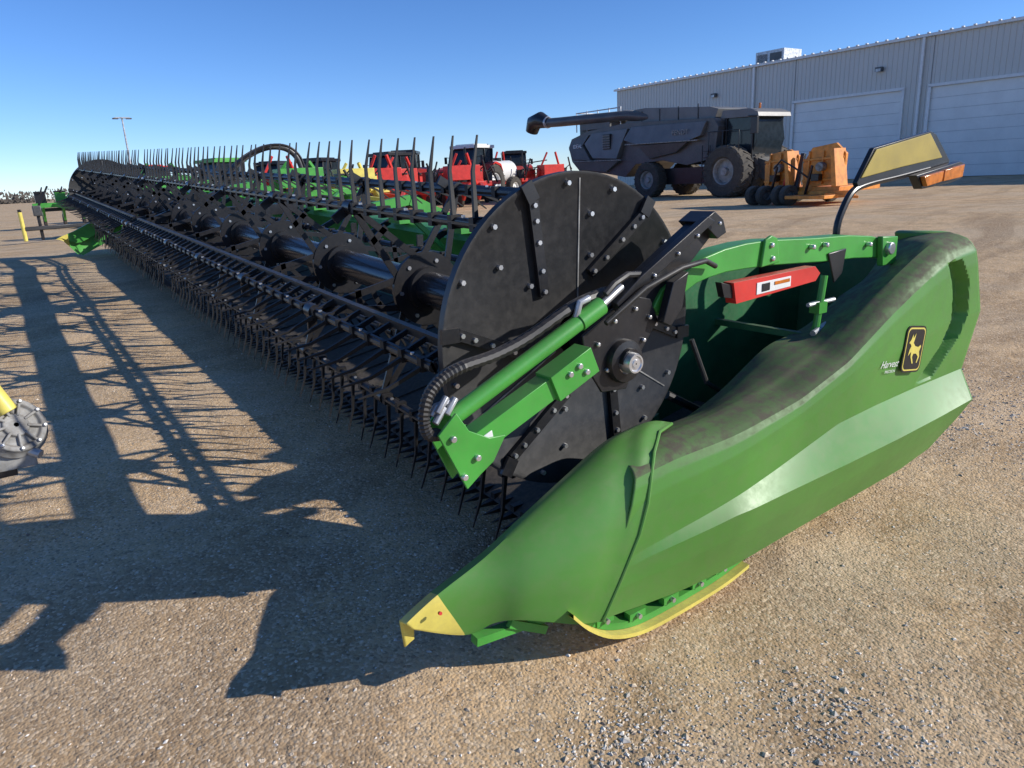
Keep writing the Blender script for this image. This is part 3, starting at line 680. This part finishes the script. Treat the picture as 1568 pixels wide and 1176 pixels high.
# ------------------------------------------------------------------ orange mower
MW=empty('folded_rotary_mower')
g=B()
for y0,y1,x0,hh_ in ((13.85,15.0,20.4,2.05),(12.2,13.5,20.2,2.15)):
    g.plate([(y0,1.0),(y1,0.9),(y1+0.03,1.6),(y1-0.25,hh_-0.1),(y0+0.3,hh_),(y0-0.03,1.85)],x0,x0+0.12,ORANGE,'YZ')
    for k in range(3):
        yy=lerp(y0+0.2,y1-0.2,k/2); g.beam((x0-0.06,yy,1.0),(x0-0.02,yy,1.95),0.05,0.08,ORANGE)
    for zz in (1.15,1.75): g.beam((x0-0.03,y0,zz),(x0-0.03,y1,zz-0.05),0.05,0.07,ORANGE)
    g.cyl((x0-0.02,(y0+y1)/2,1.5),(x0-0.22,(y0+y1)/2,1.5),0.13,CAST,14)
    g.box((x0-0.15,(y0+y1)/2+0.1,1.2),(0.22,0.25,0.2),BLACK)
    g.plate([(y0-0.1,0.95),(y0+0.05,0.95),(y0+0.15,1.9),(y0+0.05,2.0)],x0-0.5,x0+0.1,ORANGE,'YZ')
g.box((21.3,13.6,0.85),(2.2,2.6,0.16),ORANGE); g.box((20.25,13.4,0.72),(0.3,3.0,0.18),ORANGE)
g.beam((20.1,13.66,0.8),(20.4,13.66,1.9),0.13,0.12,BLACK)
g.box((19.9,12.9,0.66),(1.0,1.3,0.10),ORANGE)
for yy in (14.5,14.1,13.3): g.beam((20.05,yy,0.7),(19.95,yy-0.25,1.55),0.06,0.07,RED if yy==14.1 else BLACK)
g.tube([(20.0,14.4,1.5),(19.8,14.0,1.75),(19.9,13.6,1.5),(20.0,13.2,1.2)],0.03,HOSE,6)
g.beam((19.9,12.6,0.72),(20.5,11.9,0.62),0.35,0.08,ORANGE)
g.done('deck_wings',MW,bevel=0.012)
g=B()
for x,y in ((19.9,15.0),(19.9,14.6),(19.9,14.05),(19.9,13.75),(22.0,14.9),(22,13.7)):
    wheel(g,(x,y,0.4+0.30),(0.3,1,0),0.30,0.22,0.13,CGREY2,False)
g.done('caster_wheels',MW)
# ------------------------------------------------------------------ tractors etc.
def tractor(pos,yaw,col,name,sc=1.0,roof=None):
    E=empty(name); M=Matrix.Translation((pos[0],pos[1],h(pos[0],pos[1])))@Matrix.Rotation(rad(yaw),4,'Z')@Matrix.Scale(sc,4)
    g=B(M=M)
    g.plate([(0.5,1.1),(0.5,1.95),(1.6,1.9),(2.6,1.72),(2.85,1.45),(2.8,1.0),(1.6,0.95)],-0.40,0.40,col)
    g.box((2.83,0,1.3),(0.06,0.55,0.5),BLACK)
    for s_ in (-1,1):
        g.box((1.8,0.41*s_,1.35),(1.3,0.03,0.35),BLACK); g.box((2.86,0.22*s_,1.55),(0.04,0.2,0.1),WHITE)
        g.plate([(-1.5,1.5),(-1.3,1.92),(-0.8,2.05),(-0.1,1.92),(0.2,1.6),(0.0,1.7),(-0.7,1.95),(-1.25,1.8)],s_*0.75,s_*1.25,col)
    g.plate([(-1.1,1.3),(-1.2,2.75),(0.35,2.75),(0.6,1.9),(0.5,1.3)],-0.72,0.72,GLASS)
    for s_ in (-1,1):
        g.beam((-1.1,0.75*s_,1.3),(-1.2,0.75*s_,2.75),0.09,0.09,BLACK);g.beam((0.6,0.75*s_,1.6),(0.35,0.75*s_,2.75),0.07,0.07,BLACK);g.beam((-0.4,0.76*s_,1.6),(-0.4,0.76*s_,2.75),0.06,0.05,BLACK)
        g.beam((0.35,0.75*s_,2.3),(0.5,1.1*s_,2.35),0.03,0.03,BLACK); g.box((0.5,1.15*s_,2.2),(0.05,0.16,0.35),BLACK)
    g.box((-0.4,0,2.84),(1.9,1.65,0.16),roof or col); g.box((-0.4,0,2.95),(1.4,1.2,0.07),roof or col)
    g.box((-0.2,0,1.0),(2.8,0.6,0.6),BLACK)
    g.cyl((1.0,0.45,1.8),(1.0,0.45,2.8),0.06,BLACK,10)
    g.done('body',E,bevel=0.04)
    g=B(M=M)
    for s_ in (-1,1):
        wheel(g,(-0.6,1.05*s_,0.95),(0,1,0),0.95,0.55,0.5,WHITE if col is RED else YEL)
        wheel(g,(2.0,0.95*s_,0.68),(0,1,0),0.68,0.42,0.36,WHITE if col is RED else YEL)
    g.cyl((2.0,-0.9,0.68),(2.0,0.9,0.68),0.12,BLACK,8)
    g.done('wheels',E); return E
tractor((21.3,34.4),205,RED,'red_tractor',1.0,roof=WHITE)
tractor((18.2,36.0),235,RED,'red_tractor',0.95,roof=BLACK)
tractor((16.2,34.0),200,RED,'red_tractor',0.9,roof=BLACK)
tractor((28.6,40.5),240,RED,'red_tractor',0.95,roof=BLACK)
tractor((13.0,35.0),215,RED,'red_tractor',0.85,roof=BLACK)
tractor((8.6,36.0),200,GREENP,'green_tractor',0.9)
tractor((6.4,42.0),215,RED,'red_tractor',0.9)
tractor((13.0,42.0),225,RED,'red_tractor',0.9,roof=BLACK)
tractor((24.3,39.5),215,RED,'red_tractor',0.9,roof=WHITE)
def tank(pos,yaw,col,name):
    E=empty(name); M=Matrix.Translation((pos[0],pos[1],h(pos[0],pos[1])))@Matrix.Rotation(rad(yaw),4,'Z'); g=B(M=M)
    g.tube([(-1.3,0,1.5),(-1.1,0,1.5),(1.1,0,1.5),(1.3,0,1.5)],[0.35,0.65,0.65,0.35],col,20)
    g.beam((-2,0,0.8),(2.8,0,0.8),0.9,0.15,RED)
    for s_ in (-1,1):
        wheel(g,(0,1.1*s_,0.6),(0,1,0),0.6,0.4,0.3,WHITE)
        for k in range(4): g.beam((-2+0.1*k,0.5*s_,1.0+0.3*k),(-2,2.2*s_,1.0+0.35*k),0.06,0.06,BLACK)
    g.cyl((0,0,2.1),(0,0,2.3),0.25,BLACK,12)
    g.done('cart',E,bevel=0.02)
tank((24.6,36.6),200,WHITE,'sprayer_tank_trailer')
def planter(pos,yaw,col,name,n_=8,ht=1.9):
    E=empty(name); M=Matrix.Translation((pos[0],pos[1],h(pos[0],pos[1])))@Matrix.Rotation(rad(yaw),4,'Z'); g=B(M=M)
    W_=n_*0.76
    g.beam((-W_/2,0,1.0),(W_/2,0,1.0),0.2,0.2,col); g.beam((-W_/2,0.7,0.8),(W_/2,0.7,0.8),0.15,0.15,BLACK)
    for k in range(n_):
        x=-W_/2+0.38+k*0.76
        g.plate([(0.0,0.9),(0.9,0.9),(1.0,0.4),(0.5,0.3)],x-0.05,x+0.05,col,'YZ')
        g.box((x,0.75,1.30),(0.42,0.42,0.45),col if k%2 else BLACK); g.box((x,0.75,1.56),(0.45,0.45,0.07),BLACK)
        g.tube([(x,0.5,1.5),(x+0.1,0.1,1.75),(x,-0.3,1.5)],0.03,HOSE,6)
        g.lathe((x,0.9,0.3),(1,0,0),[(0.01,-0.06),(0.3,-0.06),(0.3,0.06),(0.01,0.06)],TYRE,16)
    for s_ in (-1,1):
        g.beam((s_*W_/2*0.5,-0.1,1.0),(s_*W_/2*0.15,-0.4,ht+0.3),0.10,0.10,col); g.beam((0,-2.6,0.7),(s_*W_/3,0,1.0),0.14,0.14,col)
        g.beam((s_*W_/2*0.9,-0.1,1.0),(s_*W_/2*0.7,-0.2,ht),0.07,0.07,BLACK)
    g.box((0,-0.3,1.5),(1.4,0.8,0.6),col)
    g.done('toolbar',E,bevel=0.015)
planter((9.8,31),15,RED,'row_planter',6,2.2); planter((15.0,30.5),8,RED,'row_planter',6,2.0); planter((19.2,31.5),-10,RED,'row_planter',5,1.8)
planter((27.5,35.5),-5,RED,'row_planter',5,2.2); planter((25.8,38.5),10,RED,'row_planter',4,2.4)
planter((4.6,27),5,GREENP,'row_planter',6,1.9); planter((10.9,26),0,YEL,'corn_head',4,1.7); planter((8.2,24.0),0,GREENP,'corn_head',6,1.7)
planter((3.6,38),0,GREENP,'row_planter',6,1.8); planter((12.8,27.5),-8,RED,'row_planter',4,2.0); planter((16.8,28.0),-8,RED,'row_planter',4,2.0)
g=B()
ar=[poly_at([(6.6,28,1.6),(7.4,28,2.5),(8.4,28,3.05),(9.2,28,3.1),(9.7,28,2.75),(9.9,28,2.1)],i/24) for i in range(25)]
g.tube(ar,0.11,CGREY,12); g.beam((7.4,28,0.5),(7.6,28,2.6),0.1,0.1,CGREY); g.beam((9.9,28,0.5),(9.9,28,2.2),0.1,0.1,CGREY)
g.tube([(a,b_-0.3,c_+0.05) for a,b_,c_ in ar],0.05,BLACK,8)
g.done('grain_auger')
g=B()
g.tube([(0.55,26,0.5),(0.55,26,1.35)],0.055,YEL,10); g.box((0.55,26,1.38),(0.10,0.10,0.08),BLACK)
g.box((1.0,26.3,1.35),(0.22,0.3,0.3),CGREY); g.beam((0.55,26,0.85),(2.6,26.8,0.85),0.10,0.12,BLACK)
g.beam((1.0,26.3,0.5),(1.0,26.3,1.4),0.09,0.09,BLACK)
g.done('parked_grain_head',bevel=0.02)
g=B()
c0=Vector((-0.13,3.72,0.74))
g.lathe(c0,(0.35,-0.8,0.45),[(0.01,0.05),(0.05,0.05),(0.055,0.035),(0.09,0.03),(0.10,0.045),(0.12,0.045),(0.125,0.02),(0.14,0.0),(0.13,-0.03),(0.11,-0.08),(0.01,-0.1)],CAST,28)
axv=Vector((0.35,-0.8,0.45)).normalized(); uu=axv.orthogonal().normalized(); vv=axv.cross(uu)
for k in range(9):
    a=k*0.7; d_=uu*math.cos(a)+vv*math.sin(a)
    g.beam(c0+axv*0.04+d_*0.04,c0+axv*0.03+d_*0.12,0.012,0.03,CAST,up=axv); g.cyl(c0+axv*0.04+d_*0.11,c0+axv*0.058+d_*0.11,0.009,GALV,8)
g.box(c0+Vector((-0.02,0,-0.12)),(0.16,0.12,0.10),CAST); g.cyl(c0+Vector((0.04,-0.05,-0.1)),c0+Vector((0.08,-0.08,-0.12)),0.02,GALV,10)
g.box(c0+Vector((-0.08,0.0,-0.17)),(0.12,0.1,0.06),BLACK)
g.tube([c0+Vector((0.0,-0.02,0.08)),c0+Vector((-0.045,0.0,0.19)),c0+Vector((-0.11,0.05,0.32)),c0+Vector((-0.5,0.4,0.55)),c0+Vector((-0.9,0.4,0.4)),(-1.1,4.2,0.1)],0.04,YEL,12)
g.tube([c0+Vector((-0.1,0.05,-0.05)),c0+Vector((-0.4,0.2,-0.2)),c0+Vector((-0.9,0.3,-0.3)),(-1.2,4.2,0.1)],0.05,BLACK,10)
g.done('parked_implement_gearbox',bevel=0.004)
g=B(); zz=h(14,98)
g.tube([(14,98,zz),(14,98,10.2)],[0.14,0.09],GALV,10); g.beam((13.2,98,10.2),(14.8,98,10.2),0.5,0.12,GALV); g.cyl((14,98,zz),(14,98,zz+0.6),0.3,CAST,12)
g.box((13.3,98,10.12),(0.6,0.4,0.14),CGREY); g.box((14.7,98,10.12),(0.6,0.4,0.14),CGREY)
g.done('parking_lot_lamp')
lf=paint('bare_tree_mass',(0.09,0.075,0.06),0.9,0,var=0.4,bump=0)
g=B()
for i in range(3000):
    cl=random.choice([-50,-30,-22,-12,-5,4,9,26,40,60]); x=cl+random.gauss(0,4); zc=random.random()
    y=330+random.uniform(-8,8); z=zc*5*(0.6+0.4*math.sin(cl))+0.3
    r=random.uniform(0.2,0.7); a=random.uniform(0,3.1)
    g.add([(x-r*math.cos(a),y,z-r*math.sin(a)),(x+r*math.cos(a),y,z),(x,y+r,z+r*1.5)],[(0,1,2)],lf)
for x in (-50,-30,-22,-12,-5,4,9,26,40,60): g.cyl((x,330,0.2),(x,330,4),0.2,lf,6)
g.done('distant_treeline',recalc=False)
# ------------------------------------------------------------------ camera
r=rad(2.86);p=rad(16.2);s=rad(34.2)
F=Vector((math.sin(s)*math.cos(p),math.cos(s)*math.cos(p),-math.sin(p)))
U0=Vector((math.sin(s)*math.sin(p),math.cos(s)*math.sin(p),math.cos(p)))
R0=Vector((math.cos(s),-math.sin(s),0))
Rt=R0*math.cos(r)-U0*math.sin(r); Up=R0*math.sin(r)+U0*math.cos(r)
cam=bpy.data.cameras.new('camera'); co=bpy.data.objects.new('camera',cam); bpy.context.collection.objects.link(co)
M3=Matrix((Rt,Up,-F)).transposed(); co.matrix_world=Matrix.Translation((0,0,1.7))@M3.to_4x4()
cam.sensor_width=36; cam.lens=36*1100/1568; cam.clip_end=6000; cam.clip_start=0.05
bpy.context.scene.camera=co
# ------------------------------------------------------------------ light
el=rad(25.5); az=rad(132)
sun=bpy.data.lights.new('sun','SUN'); sun.energy=5.0; sun.angle=rad(0.5); sun.color=(1.0,0.95,0.87)
so=bpy.data.objects.new('sun',sun); bpy.context.collection.objects.link(so)
sd=Vector((math.sin(az)*math.cos(el),math.cos(az)*math.cos(el),math.sin(el)))
so.rotation_euler=(-sd).to_track_quat('-Z','Y').to_euler()
w=bpy.data.worlds.new('World'); bpy.context.scene.world=w; w.use_nodes=True
nt=w.node_tree; bg=nt.nodes['Background']; sk=nt.nodes.new('ShaderNodeTexSky'); sk.sky_type='NISHITA'; sk.sun_disc=False
sk.sun_elevation=el; sk.sun_rotation=az; sk.altitude=1500; sk.air_density=0.9; sk.dust_density=0.0; sk.ozone_density=4.0
hs=nt.nodes.new('ShaderNodeHueSaturation'); hs.inputs['Saturation'].default_value=1.12
tint=nt.nodes.new('ShaderNodeMixRGB'); tint.blend_type='MULTIPLY'; tint.inputs[0].default_value=1.0; tint.inputs[2].default_value=(0.90,0.95,1.14,1)
nt.links.new(sk.outputs[0],hs.inputs['Color']); nt.links.new(hs.outputs[0],tint.inputs[1]); nt.links.new(tint.outputs[0],bg.inputs[0]); bg.inputs[1].default_value=0.145
sc=bpy.context.scene; sc.view_settings.view_transform='Standard'; sc.view_settings.look='None'; sc.view_settings.exposure=0
